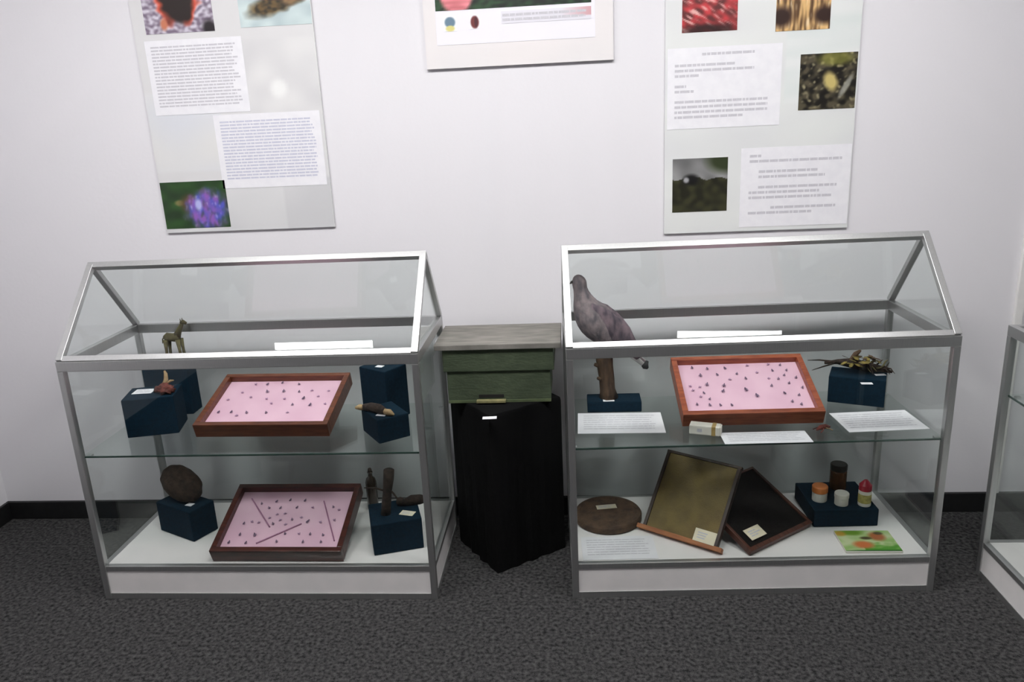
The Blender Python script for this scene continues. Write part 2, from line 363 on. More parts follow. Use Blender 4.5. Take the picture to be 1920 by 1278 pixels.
def f_hill(x, y):
    c = mix((58, 58, 38), (36, 36, 26), .5+nz(x, y, 7, 13)*1.4); e = .62+.12*nz(x, 0, 4, 14)
    if y > e: c = mix((150, 150, 150), (104, 104, 104), .5+nz(x, y, 4, 15))
    c = mix(c, (52, 60, 38), spot(x, y, .95, .95, .32, .22)); c = mix(c, (24, 24, 24), spot(x, y, .34, .60, .14, .10)); return mix(c, (196, 196, 200), spot(x, y, .25, .6, .05, .05)*.8)
def f_banner(x, y):
    c = mix((30, 34, 32), (52, 78, 54), .5+nz(x*3, y, 7, 16)*1.6); c = mix(c, (112, 160, 112), max(0, nz(x*4, y*2, 9, 17)-.1)*2*(y > .3))
    p_ = spot(x, y, .14, .75, .11, .9, 0, .1); return mix(c, mix((240, 150, 158), (196, 110, 116), .5+nz(x, y, 9, 18)), p_)
def f_shield_blue(x, y):
    c = (236, 236, 240); c = mix(c, (108, 132, 150), spot(x, y, .5, .62, .4, .36, 0, .15)); return mix(c, (214, 206, 134), spot(x, y, .5, .2, .34, .2, 0, .2))
def f_shield_red(x, y):
    c = (236, 234, 238); c = mix(c, (112, 56, 56), spot(x, y, .5, .5, .4, .46, 0, .15)); return mix(c, (70, 40, 48), spot(x, y, .62, .5, .16, .4, 0, .2)*.8)
def f_packet(x, y):
    c = mix((196, 208, 160), (150, 186, 108), .5+nz(x, y, 5, 19)); c = mix(c, (86, 156, 44), max(0, .42-y+.25*nz(x, y, 9, 20))*3.4*(x > .35)); c = mix(c, (110, 150, 50), spot(x, y, .28, .9, .2, .14))
    c = mix(c, (206, 116, 66), spot(x, y, .38, .30, .17, .17)); c = mix(c, (176, 104, 62), spot(x, y, .72, .70, .14, .2)); c = mix(c, (84, 76, 50), spot(x, y, .5, .62, .1, .07) + spot(x, y, .78, .86, .08, .07))
    c = mix(c, (186, 150, 60), spot(x, y, .08, .85, .1, .12)); return mix(c, (40, 104, 34), spot(x, y, .6, .0, .6, .05))
def text_block(w_, h_, rows, seed, parent, mat='ink', z=.0012, lh=None, ragged=.1, name='text_lines', spec=None):
    """rows of small printed words inside a w x h area, in the XY plane"""
    rnd = random.Random(seed); mb = bmesh.new(); step = h_/rows
    for i in range(rows):
        y1 = h_-i*step-step*.2; y0 = y1-step*(lh or .5)
        a, b_ = (0, w_*(1-(rnd.random()*ragged))) if not spec else (spec[i][0]*w_, spec[i][1]*w_)
        if b_ <= a: continue
        x = a
        while x < b_-.002:
            ww = min(rnd.uniform(.008, .036), b_-x)
            mb.faces.new([mb.verts.new(p_) for p_ in ((x, y0, z), (x+ww, y0, z), (x+ww, y1, z), (x, y1, z))]); x += ww+.0026
    me = bpy.data.meshes.new(name); mb.to_mesh(me); mb.free(); me.materials.append(M[mat])
    o = obj(name, me, mat, parent); o['kind'] = 'stuff'; return o

UPR = (math.pi/2, 0, 0)   # own XY plane -> wall plane, own +z towards the room
def wall_poster(name, x0, z0, x1, z1, fn, label, th=.008, skew=0, nx=60, ny=80):
    e = empty(name, (x0, WALL_Y-.001, z0), (0, 0, 0), label, 'poster')
    picture('backing_board', x1-x0, z1-z0, fn, e, (0, 0, 0), UPR, nx, ny, th, 'poster')
    def put(kind, a, b_, c, d_, fn_=None, rot=0, zoff=.0, **kw):
        px = (a-x0, -th-zoff, b_-z0)
        if fn_: return picture(kind, c-a, d_-b_, fn_, e, px, (math.pi/2, -rot, 0), **kw)
        o = obj(kind, MB().box((0, 0, 0), (c-a, d_-b_, .001)), 'card', e, px, (math.pi/2, -rot, 0)); return o
    return e, put
def f_boardL(x, y):
    c = (214, 213, 214)
    if .40 < y < .66 and x > .55: c = mix((206, 205, 207), (222, 221, 221), .5+nz(x*2, y*4, 3, 30)); c = mix(c, (234, 234, 233), spot(x, y, .77, .49, .045, .03))
    if y < .18: c = mix((214, 214, 215), (200, 200, 202), .5+nz(x, y, 4, 31)+(.3 if x > .72 else -.3))
    if .22 < y < .50 and x < .42: c = mix((212, 214, 220), (220, 219, 217), .5+nz(x, y*2, 3, 32))
    return c
e, put = wall_poster('insect_poster', -1.553, 1.218, -.893, 2.25, f_boardL, 'tall pale poster with butterfly, bee and purple flower photos and two dense text sheets')
put('photo_print', -1.507, 1.930, -1.251, 2.12, f_butterfly, nx=64, ny=48)
put('photo_print', -1.155, 1.935, -.895, 2.12, f_bee, nx=64, ny=48)
put('photo_print', -1.551, 1.233, -1.297, 1.408, f_flower, nx=64, ny=48)
s = put('text_sheet', -1.52, 1.650, -1.160, 1.908); text_block(.32, .215, 19, 1, s).location = (.02, .025, 0)
s = put('text_sheet', -1.305, 1.376, -.905, 1.642); text_block(.355, .215, 19, 2, s, 'blueink', ragged=.04).location = (.022, .03, 0)
def f_boardC(x, y): return mix((226, 221, 221), (222, 219, 220), .5+nz(x, y, 3, 33))
e, put = wall_poster('event_poster', -.497, 1.761, .160, 2.35, f_boardC, 'white bordered poster with a dark green picture strip and two small crests', th=.012)
put('printed_sheet', -.455, 1.838, .098, 2.30, lambda x, y: (233, 231, 238), nx=4, ny=4)
put('photo_print', -.453, 1.950, .086, 2.28, lambda x, y: f_banner(x, y*4 if y < .25 else 1), zoff=.001, nx=80, ny=40)
put('crest', -.428, 1.882, -.382, 1.930, f_shield_blue, zoff=.001, nx=20, ny=20)
put('crest', -.336, 1.886, -.300, 1.930, f_shield_red, zoff=.001, nx=20, ny=20)
s = put('title_strip', -.225, 1.898, .085, 1.938, lambda x, y: mix((222, 220, 228), (206, 160, 166), max(0, x-.66)*3*(y > .3)), zoff=.001, nx=30, ny=8)
text_block(.30, .030, 2, 3, s, 'ink', z=.0016).location = (.004, .004, 0)
def f_boardR(x, y):
    c = mix((216, 217, 218), (222, 224, 222), .5+nz(x, y*3, 3, 34))
    if x > .62 and .42 < y: c = mix((214, 220, 218), (224, 226, 225), .5+nz(x, y*14, 2, 35))
    if .36 < y < .40 and .15 < x < .55: c = (208, 207, 209)
    return c
e, put = wall_poster('nature_poster', .338, 1.146, .992, 2.2, f_boardR, 'tall pale poster with red, tan, leaf and hillside photos and two sparse text sheets')
put('photo_print', .394, 1.835, .580, 2.05, f_red, nx=48, ny=56)
put('photo_print', .708, 1.823, .888, 2.05, f_tan, nx=48, ny=56)
put('photo_print', .797, 1.561, .988, 1.745, f_leaf, nx=64, ny=64)
put('photo_print', .367, 1.223, .562, 1.413, f_hill, nx=64, ny=64)
s = put('text_sheet', .346, 1.516, .735, 1.786)
text_block(.33, .225, 13, 4, s, spec=[(.28, .82), (0, 0), (0, .62), (0, .82), (0, .25), (0, 0), (0, .12), (0, .2), (0, 0), (0, .97), (0, .97), (0, .97), (0, .72)]).location = (.025, .03, 0)
s = put('text_sheet', .608, 1.160, .990, 1.440)
text_block(.33, .22, 12, 5, s, spec=[(0, .12), (0, .97), (0, 0), (.1, .72), (.1, .8), (0, 0), (.1, .93), (0, .75), (0, .88), (0, 0), (.24, .93), (0, .68)]).location = (.03, .04, 0)

# ------------------------------------------------------------------ pedestal and bee hive between the cases
ang = math.radians(36)
def pedestal():
    seg = 14; rings = []; w_, d_ = .30, .285; top = .612
    for j, z in enumerate([0, .02, .08, .16, .24, .32, .40, .48, .56, .598, .609, top]):
        f = 1-z/top; rg = []
        per = []
        for (a, b_) in (((0, 0), (w_, 0)), ((w_, 0), (w_, d_)), ((w_, d_), (0, d_)), ((0, d_), (0, 0))):
            for i in range(seg): per.append((a[0]+(b_[0]-a[0])*i/seg, a[1]+(b_[1]-a[1])*i/seg))
        for i, (x, y) in enumerate(per):
            cx, cy = x-w_/2, y-d_/2; ed = (i % seg)/seg
            o = .006*f*math.sin(ed*math.pi)*math.sin(i*1.9+z*5) + .004*noise.noise(Vector((x*14, y*14, z*6)))*math.sin(ed*math.pi)
            k = 1 - (.01 if z >= .609 else 0) - (.012 if z == top else 0)
            L_ = math.hypot(cx, cy); rg.append(Vector((w_/2+cx*k+o*cx/L_, d_/2+cy*k+o*cy/L_, z)))
        rings.append(rg)
    return MB().loft(rings)
tag(obj('draped_pedestal', pedestal(), 'cloth', None, (-.298, 2.478, 0), (0, 0, ang)), 'square pedestal draped in black cloth under the green bee hive', 'pedestal')
hv = empty('bee_hive', (-.27, 2.735, .612), (0, 0, 0), 'small green wooden bee hive with a weathered grey lid on black pedestal', 'bee hive')
obj('lower_box', MB().box((-.185, -.125, 0), (.182, .115, .118), .003), 'hive', hv)
obj('upper_box', MB().box((-.196, -.132, .118), (.196, .120, .200), .003), 'hive', hv)
obj('lid', MB().box((-.222, -.142, .200), (.222, .128, .220), .003), 'roof', hv)
obj('floor_lath', MB().box((-.185, -.129, 0), (.182, -.1255, .010), .001), 'hive_l', hv)
obj('entrance_slot', MB().box((-.075, -.1262, .018), (.015, -.1245, .030)), 'dark', hv)
obj('landing_board', MB().box((-.082, -.150, .006), (.022, -.1295, .014), .001), 'board', hv)
p_ = onz(918, 783, .613)
tag(obj('name_card', MB().box((-.024, -.011, 0), (.024, .011, .0012)), 'card', None, (p_.x, p_.y, .6125), (0, 0, .05)), 'small white name card lying on the black draped pedestal', 'card')

# ------------------------------------------------------------------ blue blocks
def block(k, u, v, z, w_, d_, h, yaw, label, group='dark blue display blocks'):
    p_ = P(k, u, v, z+.0008)
    return tag(obj('display_block', MB().box((0, 0, 0), (w_, d_, h), .004), 'blue', None, p_, (0, 0, CASES[k][2]+yaw)), label, 'block', group)
def card(k, px, py, z, w_, d_, label, yaw=0, mat='card', tilt=0, lift=0):
    p_ = onz(px, py, z)
    o = obj('name_card', MB().box((-w_/2, -d_/2, 0), (w_/2, d_/2, .0012)), mat, None, (p_.x, p_.y, z+.0004+lift), (tilt, 0, CASES[k][2]+yaw))
    if w_ > .05:
        t_ = text_block(w_*.8, d_*.7, 3, int(px), o, 'ink', z=.0016, ragged=.3); t_.location = (-w_*.4, -d_*.35, 0)
    return tag(o, label, 'card', 'name cards in the display cases')
hA, hB, hC, hD, hE, hF, hG, hH, hI = .143, .215, .085, .195, .12, .118, .04, .10, .065   # block heights; each stands .8 mm proud of its shelf
block('L', .091, .166, HS, .176, .14, hA, .24, 'dark blue cube block with a white card and a rust-red husk on it')
block('L', .050, .395, HS, .176, .078, hB, 0, 'tall dark blue block under the olive four-legged figurine')
block('L', 1.027, .082, HS, .115, .15, hC, .62, 'low dark blue block carrying a tan and brown dried root')
block('L', .908, .338, HS, .132, .110, hD, -.576, 'tall dark blue block standing behind the dried root')
block('L', .096, .252, HB, .195, .11, hE, -.47, 'dark blue block with a round brown nest on top')
block('L', .973, .066, HB, .176, .165, hF, .31, 'dark blue block with an upright bark stick and dark twigs')
block('R', .079, .326, HS, .194, .09, hG, -.03, 'flat dark blue block under the bird perch log')
block('R', .942, .362, HS, .186, .115, hH, -.42, 'dark blue block carrying a spiky dried branch')
block('R', .868, .208, HB, .225, .222, hI, 0, 'wide low dark blue block carrying four jars')
card('L', 270, 734, HS+hA, .07, .05, 'white name card on the cube block with the rust-red husk', .1)
card('L', 712, 687, HS+hD, .028, .022, 'tiny white card on top of the tall blue block', -.3)
card('L', 716, 777, HS+hC, .034, .03, 'small white card on the block with the dried root', -.2)
card('L', 356, 946, HB+hE, .028, .022, 'tiny white card beside the round brown nest', -.3)
card('L', 764, 962, HB+hF, .052, .032, 'cream name card beside the upright bark stick', -.25, 'cream')
card('R', 1141, 750, HS+hG, .040, .030, 'small white card at the foot of the bird perch log', 0, 'card')
card('R', 1625, 719, HS+hH, .038, .018, 'small white card at the front edge of the spiky branch block', -.1)
card('R', 1650, 702.5, HS+hH, .036, .018, 'small white card under the twigs of the dried branch', 0)

# ------------------------------------------------------------------ specimens on the blocks (left case)
def figurine():
    e = empty('animal_figurine', P('L', .178, .435, HS+hB), (0, 0, 0), 'small olive four-legged figurine with raised neck on the tall blue block', 'figurine')
    for i, (x, y) in enumerate(((-.030, -.010), (-.026, .010), (.018, -.010), (.022, .010))):
        s_ = -1 if x < 0 else 1
        obj('leg', MB().tube([(x+s_*.004, y, 0), (x+s_*.002, y, .035), (x, y, .075)], [.006, .0055, .009], 8), 'olive', e, smooth=True)
    obj('body', MB().tube([(-.038, 0, .082), (-.026, 0, .086), (0, 0, .082), (.020, 0, .090)], [.008, .016, .017, .014], 10), 'olive', e, smooth=True)
    obj('neck', MB().tube([(.012, 0, .086), (.024, 0, .108), (.036, 0, .128), (.044, 0, .142)], [.015, .011, .008, .006], 10), 'olive', e, smooth=True)
    obj('head', MB().tube([(.036, 0, .138), (.046, 0, .142), (.058, 0, .136)], [.006, .009, .005], 10), 'olive', e, smooth=True)
    for y in (-.005, .005): obj('ear', MB().tube([(.040, y, .144), (.040, y*1.6, .156)], [.003, .001], 6), 'olive', e)
    obj('tail', MB().tube([(-.036, 0, .086), (-.046, 0, .076), (-.048, 0, .060)], [.003, .0025, .002], 6), 'olive', e)
figurine()
p_ = onz(312, 737, HS+hA)
e = empty('dried_husk', (p_.x, p_.y, HS+hA), (0, 0, .2), 'rust-red dried husk with a tan stalk on the blue cube block', 'specimen')
obj('husk', MB().blob((0, 0, .016), (.030, .022, .018), .5, 3, 2.5, 1), 'rust', e, smooth=True)
obj('husk', MB().blob((-.030, .02, .013), (.016, .014, .014), .5, 2, 2.5, 2), 'darkbark', e, smooth=True)
obj('stalk', MB().tube([(-.012, .012, .024), (0, .02, .045), (.002, .024, .066), (-.002, .026, .078)], [.006, .008, .007, .003], 8, jit=.15), 'tan', e, smooth=True)
obj('stalk', MB().tube([(.0, .014, .030), (.018, .012, .042), (.030, .008, .044)], [.004, .005, .002], 8, jit=.15), 'tan', e, smooth=True)
p_ = P('L', 1.000, .158, HS+hC)
e = empty('dried_root', p_, (0, 0, -.35), 'dried root with tan ends and dark brown middle on the low blue block', 'specimen')
obj('dark_middle', MB().tube([(-.045, .004, .014), (-.015, .006, .018), (.02, 0, .017), (.046, -.004, .013)], [.011, .016, .016, .010], 10, jit=.12), 'darkbark', e, smooth=True)
obj('tan_end', MB().tube([(-.078, .0, .010), (-.062, .004, .013), (-.043, .004, .014)], [.005, .011, .010], 10, jit=.12), 'tan', e, smooth=True)
obj('tan_end', MB().tube([(.044, -.004, .013), (.066, -.008, .012), (.086, -.012, .008)], [.010, .011, .004], 10, jit=.12), 'tan', e, smooth=True)
p_ = P('L', .205, .262, HB+hE)
o = obj('round_nest', MB().blob((0, 0, 0), (.088, .034, .064), .06, 4, 2.2, 3), 'nest', None, (p_.x, p_.y, HB+hE), (-.30, .50, -.20), smooth=True)
o.location.z -= min((o.rotation_euler.to_matrix() @ v.co).z for v in o.data.vertices)-.0012
tag(o, 'round dark brown papery nest leaning on a blue block', 'nest')
e = empty('bark_stick', P('L', 1.006, .15, HB+hF), (0, 0, 0), 'upright dark bark stick with a side twig standing on a blue block', 'stick')
obj('stick', MB().tube([(0, 0, 0), (.006, .004, .04), (.012, .006, .09), (.02, .008, .135), (.024, .008, .168)], [.018, .017, .017, .018, .018], 12, jit=.12), 'darkbark', e, smooth=True)
obj('twig', MB().tube([(.008, .006, .088), (-.03, .012, .096), (-.075, .02, .094)], [.005, .004, .002], 6), 'darkbark', e)
obj('twig', MB().tube([(.014, .006, .100), (.035, .0, .080), (.05, -.006, .062)], [.005, .004, .002], 6), 'darkbark', e)
e = empty('bark_piece', P('L', 1.088, .215, HB+hF), (0, 0, .3), 'knobbly dark red-brown bark piece at the rear of a blue block', 'specimen')
obj('chunk', MB().tube([(-.035, .0, .014), (0, .004, .020), (.030, .002, .018), (.052, 0, .016)], [.010, .018, .018, .012], 10, jit=.18), 'darkbark', e, smooth=True)
obj('knob', MB().blob((-.040, .012, .016), (.018, .016, .016), .4, 2, 2.5, 4), 'darkbark', e, smooth=True)
p_ = P('L', .885, .415, HB)
e = empty('small_bottle', p_, (0, 0, 0), 'small dark brown glass bottle with a stopper behind the lower insect tray', 'bottle')
obj('glass_body', MB().lathe([(.019, 0), (.0215, .004), (.0215, .115), (.017, .130), (.009, .138), (.008, .152), (.010, .154), (.010, .158)], 20), 'bottle', e, smooth=True)
obj('stopper', MB().lathe([(.007, .158), (.008, .166), (.006, .172)], 12), 'darkbark', e, smooth=True)

# ------------------------------------------------------------------ insect trays
def insect_mesh(kind):
    mb = MB(); L_ = (.0066, .0054, .0050)[kind]
    mb.blob((0, 0, .004), (L_*.42, L_*.95, .0035), .1, 1, 2, kind); mb.blob((0, L_*1.0, .004), (L_*.28, L_*.3, .003), .1, 1, 2, kind)
    for s_ in (-1, 1):
        for y in (-.4, .1, .5): mb.tube([(0, L_*y, .003), (s_*L_*.55, L_*(y+.1), .004), (s_*L_*.75, L_*(y-.1), .001)], .0004, 4)
    if kind == 2:
        for s_ in (-1, 1): mb.blob((s_*L_*.75, 0, .005), (L_*.75, L_*.5, .0012), .1, 1, 2, 5)
    me = bpy.data.meshes.new('pinned_insect'); mb.bm.to_mesh(me); mb.bm.free(); return me
BUG = []
for kk, mt in ((0, 'bug'), (1, 'bug'), (2, 'bugp')):
    me = insect_mesh(kk); me.materials.append(M[mt]); BUG.append(me)
def tray(k, z, q, label, wood, pins, off, scl, bl, bg, strips=()):
    u, v, yaw, tilt, w_, l_, h = q
    p0 = P(k, u, v, z+.001); rz = CASES[k][2]+yaw
    e = empty('insect_tray', p0, (tilt, 0, rz), label, 'insect tray', 'shallow wooden trays with pinned insects')
    t_ = .020
    obj('side_board', MB().box((0, 0, 0), (w_, t_, h), .002), wood, e); obj('side_board', MB().box((0, l_-t_, 0), (w_, l_, h), .002), wood, e)
    obj('side_board', MB().box((0, t_, 0), (t_, l_-t_, h), .002), wood, e); obj('side_board', MB().box((w_-t_, t_, 0), (w_, l_-t_, h), .002), wood, e)
    obj('base_board', MB().box((t_, t_, 0), (w_-t_, l_-t_, .006)), wood, e)
    zl = h*.55
    obj('lining', MB().box((t_, t_, .006), (w_-t_, l_-t_, zl)), 'pink', e)
    vb = l_-.05; nb = -vb*math.tan(tilt)
    for uu in (.06, w_-.08): obj('prop_foot', MB().box((uu, vb, nb+.001), (uu+.02, vb+.012, 0)), wood, e)
    mw = Matrix.Translation(p0) @ Euler((tilt, 0, rz)).to_matrix().to_4x4(); inv = mw.inverted()
    n = (mw.to_3x3() @ Vector((0, 0, 1))); pl = mw @ Vector((0, 0, zl))
    rnd = random.Random(int(u*1000))
    lim = lambda a: Vector((min(max(a.x, t_+.014), w_-t_-.014), min(max(a.y, t_+.014), l_-t_-.014), zl+.0002))
    for (px, py, big) in pins:
        a = lim(inv @ onplane(off[0]+px/scl, off[1]+py/scl, pl, n))
        o = bpy.data.objects.new('pinned_insect', BUG[0 if big > 1.2 else (1 if big > .85 else 2)]); col.objects.link(o)
        o.location = mw @ a; o.rotation_euler = (tilt, 0, rz); s_ = .75+.35*big if big > .85 else .9
        o.rotation_euler = (mw.to_3x3() @ Euler((0, 0, rnd.uniform(-.6, .6))).to_matrix()).to_euler(); o.scale = (s_, s_, s_)
        tag(o, ('larger dark' if big > 1.2 else 'small dark' if big > .85 else 'small pale mauve')+bl, 'insect', bg)
    for (ax, ay, bx, by) in strips:
        a = lim(inv @ onplane(off[0]+ax/scl, off[1]+ay/scl, pl, n)); b_ = lim(inv @ onplane(off[0]+bx/scl, off[1]+by/scl, pl, n))
        obj('divider_reed', MB().tube([a+Vector((0, 0, .0028)), (a+b_)/2+Vector((0, 0, .0028)), b_+Vector((0, 0, .0028))], .0026, 6), 'reed', e)
    return e
A1 = [(345,600,1.2),(190,600,.9),(530,605,1.2),(765,605,1),(780,355,1.3),(975,350,1.3),(1160,355,1),(1210,435,1.3),(1290,515,1.3),(1080,510,1.1),(825,495,.8),(580,420,.8),(480,365,.8),(770,440,.8),(985,440,.8),(1315,340,.8),(1515,345,.8),(1390,410,.8),(640,265,.8),(780,265,.9),(960,245,.9),(1160,265,.9),(310,450,.8),(1020,605,.8),(410,640,.8),(1470,500,.8)]
A2 = [(305,790,1.2),(500,795,.9),(860,780,1),(1165,785,1.1),(1375,785,1),(435,700,1.2),(610,705,1.3),(960,690,1),(1250,695,1),(1400,705,.9),(480,570,.9),(575,550,.8),(655,560,.8),(820,575,1),(965,580,.8),(1040,525,.9),(1220,550,1.3),(1370,555,.8),(690,340,.9),(860,315,.9),(1020,300,1),(1190,305,1),(775,390,.9),(905,390,.9),(1095,385,.9),(1280,385,.8),(1520,380,.9),(1585,410,.8),(870,465,.8),(960,455,.8),(780,505,.8),(905,530,.8),(1150,500,.8),(1530,530,.8),(1120,690,.8)]
A3 = [(335,295,1.2),(425,380,1.3),(500,305,1.1),(610,370,1.1),(695,300,1.2),(820,360,1),(495,480,1.6),(680,490,1.5),(670,550,1.4),(925,535,1.7),(1045,600,1.7),(920,410,1.1),(935,270,.8),(1040,345,.8),(1160,250,.8),(1290,265,.9),(1210,325,1),(1360,320,.9),(1170,410,.8),(1275,415,1),(1200,490,1.1),(1390,460,1),(1335,375,.9),(1465,400,1.2),(1535,510,1.2),(1345,570,1.1),(1425,660,1.1),(1500,590,.9),(390,695,1.1),(530,700,1.1),(645,700,.9),(770,700,.9),(525,635,.9),(465,570,1),(430,610,.8),(345,540,.8),(315,495,.8),(420,505,.8),(745,420,.8),(1525,690,1)]
tray('L', HS, (.344, .168, -.024, .272, .489, .32, .053), 'brown wooden insect tray with pink lining on the glass shelf between blue blocks', 'wood1', A1, (380, 680), 6.4,
     ' insect pinned in the brown tray on the glass shelf', 'insects in the brown shelf tray')
tray('L', HB, (.400, .036, -.010, .342, .473, .32, .053), 'dark mahogany insect tray with pink lining and thin reeds on the case floor', 'wood2', A2, (380, 890), 6.19,
     ' insect pinned in the dark mahogany floor tray', 'insects in the mahogany floor tray', [(575,280,780,610),(620,800,1150,570),(1410,310,1530,770)])
tray('R', HS, (.392, .172, -.011, .348, .471, .32, .053), 'red-brown insect tray with pink lining beside the mounted bird', 'wood3', A3, (1240, 640), 5.81,
     ' insect pinned in the red-brown tray near the bird', 'insects in the red-brown shelf tray')

# ------------------------------------------------------------------ right case, glass shelf
YB = P('R', .14, .345, 0).y
W2 = lambda px, py, dy=0: ony(px, py, YB+dy)
lb = P('R', .155, .372, HS+hG)
e = empty('perch_log', lb, (0, 0, 0), 'upright brown bark log serving as perch for the mounted bird', 'log')
obj('trunk', MB().tube([(.002, 0, 0), (0, 0, .03), (-.004, 0, .07), (-.006, 0, .11), (-.010, 0, .150), (-.012, 0, .172)], [.034, .029, .027, .029, .032, .031], 14, jit=.10), 'bark', e, smooth=True)
obj('branch_stub', MB().tube([(-.02, -.01, .120), (-.045, -.016, .134)], [.010, .007], 8, jit=.1), 'bark', e, smooth=True)
obj('branch_stub', MB().tube([(-.022, -.012, .075), (-.036, -.018, .082)], [.009, .006], 8, jit=.1), 'bark', e, smooth=True)
def bird():
    org = lb + Vector((-.012, 0, .172))
    e = empty('mounted_bird', org, (0, 0, 0), 'mounted mauve-grey bird with dark tail tip perched on a bark log', 'bird')
    c = [((1084, 515), 3), ((1084, 520), 10), ((1086, 529), 13.5), ((1088, 541), 13), ((1092, 556), 17), ((1098, 574), 25), ((1110, 592), 33), ((1125, 610), 33), ((1143, 628), 26), ((1160, 645), 17), ((1172, 656), 11), ((1180, 663), 6)]
    rings = []; pts = [W2(*p_)-org for p_, _ in c]
    for i, p_ in enumerate(pts):
        d_ = (pts[min(i+1, len(pts)-1)]-pts[max(i-1, 0)]).normalized(); y = Vector((0, 1, 0)); x = d_.cross(y).normalized(); r_ = c[i][1]*.00187
        rings.append([p_ + x*math.cos(a)*r_ + y*math.sin(a)*r_*.86 for a in [2*math.pi*j/20 for j in range(20)]])
    mb = MB().loft(rings)
    bmesh.ops.subdivide_edges(mb.bm, edges=mb.bm.edges, cuts=1, use_grid_fill=True, smooth=.6)
    obj('body', mb, 'bird', e, smooth=True)
    for s_ in (-1, 1):     # folded wings
        prof = [((1094, 566), 3, 8), ((1106, 578), 11, 16), ((1126, 592), 15, 23), ((1148, 610), 14, 24), ((1168, 630), 10, 20), ((1184, 650), 6, 13), ((1196, 668), 3, 5)]
        rg = []; pp = [W2(*a[0])-org for a in prof]
        for i, p_ in enumerate(pp):
            d_ = (pp[min(i+1, len(pp)-1)]-pp[max(i-1, 0)]).normalized(); y = Vector((0, 1, 0)); x = d_.cross(y).normalized()
            oy = s_*(.020+.0010*prof[i][1]); tx, ty = prof[i][2]*.00187*.95, prof[i][1]*.00187*.55
            rg.append([p_ + y*oy + x*math.cos(a)*tx + y*math.sin(a)*ty for a in [2*math.pi*j/14 for j in range(14)]])
        wg = obj('wing', MB().loft(rg), 'wing', e, smooth=True)
        for j, f in enumerate((.0, .5, 1.0)):     # flight feathers along the wing's lower end
            a = W2(1150+6*j, 622-6*j)-org; b_ = W2(1192+4*j, 668-4*j)-org
            oy = Vector((0, s_*.034, 0)); obj('flight_feather', MB().tube([a+oy, (a+b_)/2+oy*.95, b_+oy*.6], [.006, .007, .002], 8, .35), 'wing', wg, smooth=True)
    for j in range(5):     # tail feathers
        dy = Vector((0, (j-2)*.007, 0)); a = W2(1166, 650)-org; m_ = W2(1188+j, 667)-org; b_ = W2(1205+j, 680)-org; c_ = W2(1214, 687)-org
        tf = obj('tail_feather', MB().tube([a+dy*.4, m_+dy*.8, b_+dy], [.010, .010, .008], 8, .25), 'white' if j in (0, 4) else 'bird', e, smooth=True)
        obj('feather_tip', MB().tube([b_+dy, (b_+c_)/2+dy*1.1, c_+dy*1.5], [.009, .013, .004], 8, .25), 'black', tf, smooth=True)
    bk = W2(1076, 527)-org
    obj('beak', MB().tube([bk+Vector((.006, -.004, .001)), bk+Vector((-.008, -.006, -.002)), bk+Vector((-.016, -.007, -.008))], [.006, .005, .001], 8), 'horn', e, smooth=True)
    for s_ in (-1, 1):
        ec = W2(1081, 524)-org; obj('eye', MB().blob((ec.x, s_*.0195, ec.z), .004, 0, 2), 'black', e, smooth=True)
        f0 = W2(1122, 618)-org
        lg = obj('leg', MB().tube([(f0.x, s_*.014, f0.z), (f0.x*.5, s_*.014, .030), (0, s_*.014, .004)], [.012, .006, .004], 8), 'bird', e, smooth=True)
        for t_ in (-.5, 0, .5): obj('toe', MB().tube([(0, s_*.014, .004), (-.012, s_*.014+t_*.012, .006), (-.024, s_*.014+t_*.022, .003)], [.0035, .003, .0015], 6), 'horn', lg)
bird()

def flat_sheet(k, px4, z, label, yaw, rows, mat='card', lift=0):
    pts = [onz(x, y, z) for x, y in px4]; c = sum(pts, Vector())/4
    uw = ((pts[1]-pts[0]).length+(pts[2]-pts[3]).length)/2; vw = ((pts[0]-pts[3]).length+(pts[1]-pts[2]).length)/2
    d_ = (pts[1]-pts[0])+(pts[2]-pts[3]); yw = math.atan2(d_.y, d_.x)
    o = obj('caption_sheet', MB().box((-uw/2, -vw/2, 0), (uw/2, vw/2, .0015)), mat, None, (c.x, c.y, z+.0004+lift), (0, 0, yw))
    text_block(uw*.86, vw*.74, rows, int(px4[0][0]), o, 'ink', z=.0021, lh=.28).location = (-uw*.43, -vw*.36, 0)
    return tag(o, label, 'paper', 'white caption sheets in the bird case')
flat_sheet('R', [(1083, 775), (1239, 774), (1248, 811), (1084, 814)], HS, 'white caption sheet in front of the bird perch block', 0, 7)
flat_sheet('R', [(1349, 812), (1509, 808), (1525, 829), (1359, 833)], HS, 'narrow white caption sheet in front of the red-brown tray', 0, 5)
flat_sheet('R', [(1557, 775), (1700, 769), (1739, 804), (1590, 811)], HS, 'white caption sheet in front of the spiky branch block', 0, 7)
flat_sheet('R', [(1092, 1008), (1222, 1004), (1236, 1047), (1090, 1050)], HB, 'pale sheet lying on the case floor before the brown disc', 0, 7)
p_ = onz(1322, 812, HS)
e = empty('small_carton', (p_.x, p_.y, HS+.0008), (0, 0, -.30), 'small white carton with a gold band lying in front of the red-brown tray', 'carton')
obj('box', MB().box((-.050, -.020, 0), (.050, .020, .032), .004), 'wplastic', e)
obj('gold_band', MB().box((.022, -.0206, .0002), (.036, .0206, .0326), .002), 'gold', e)
obj('printed_mark', MB().box((-.024, -.0204, .010), (-.008, -.0198, .022)), 'ink', e)
obj('end_flap', MB().box((.050, -.018, .002), (.053, .018, .030), .001), 'wplastic', e)
p_ = onz(1546, 806, HS)
e = empty('dried_pod', (p_.x, p_.y, HS), (0, 0, .3), 'small dark red dried pod on the shelf next to the red-brown tray corner', 'specimen')
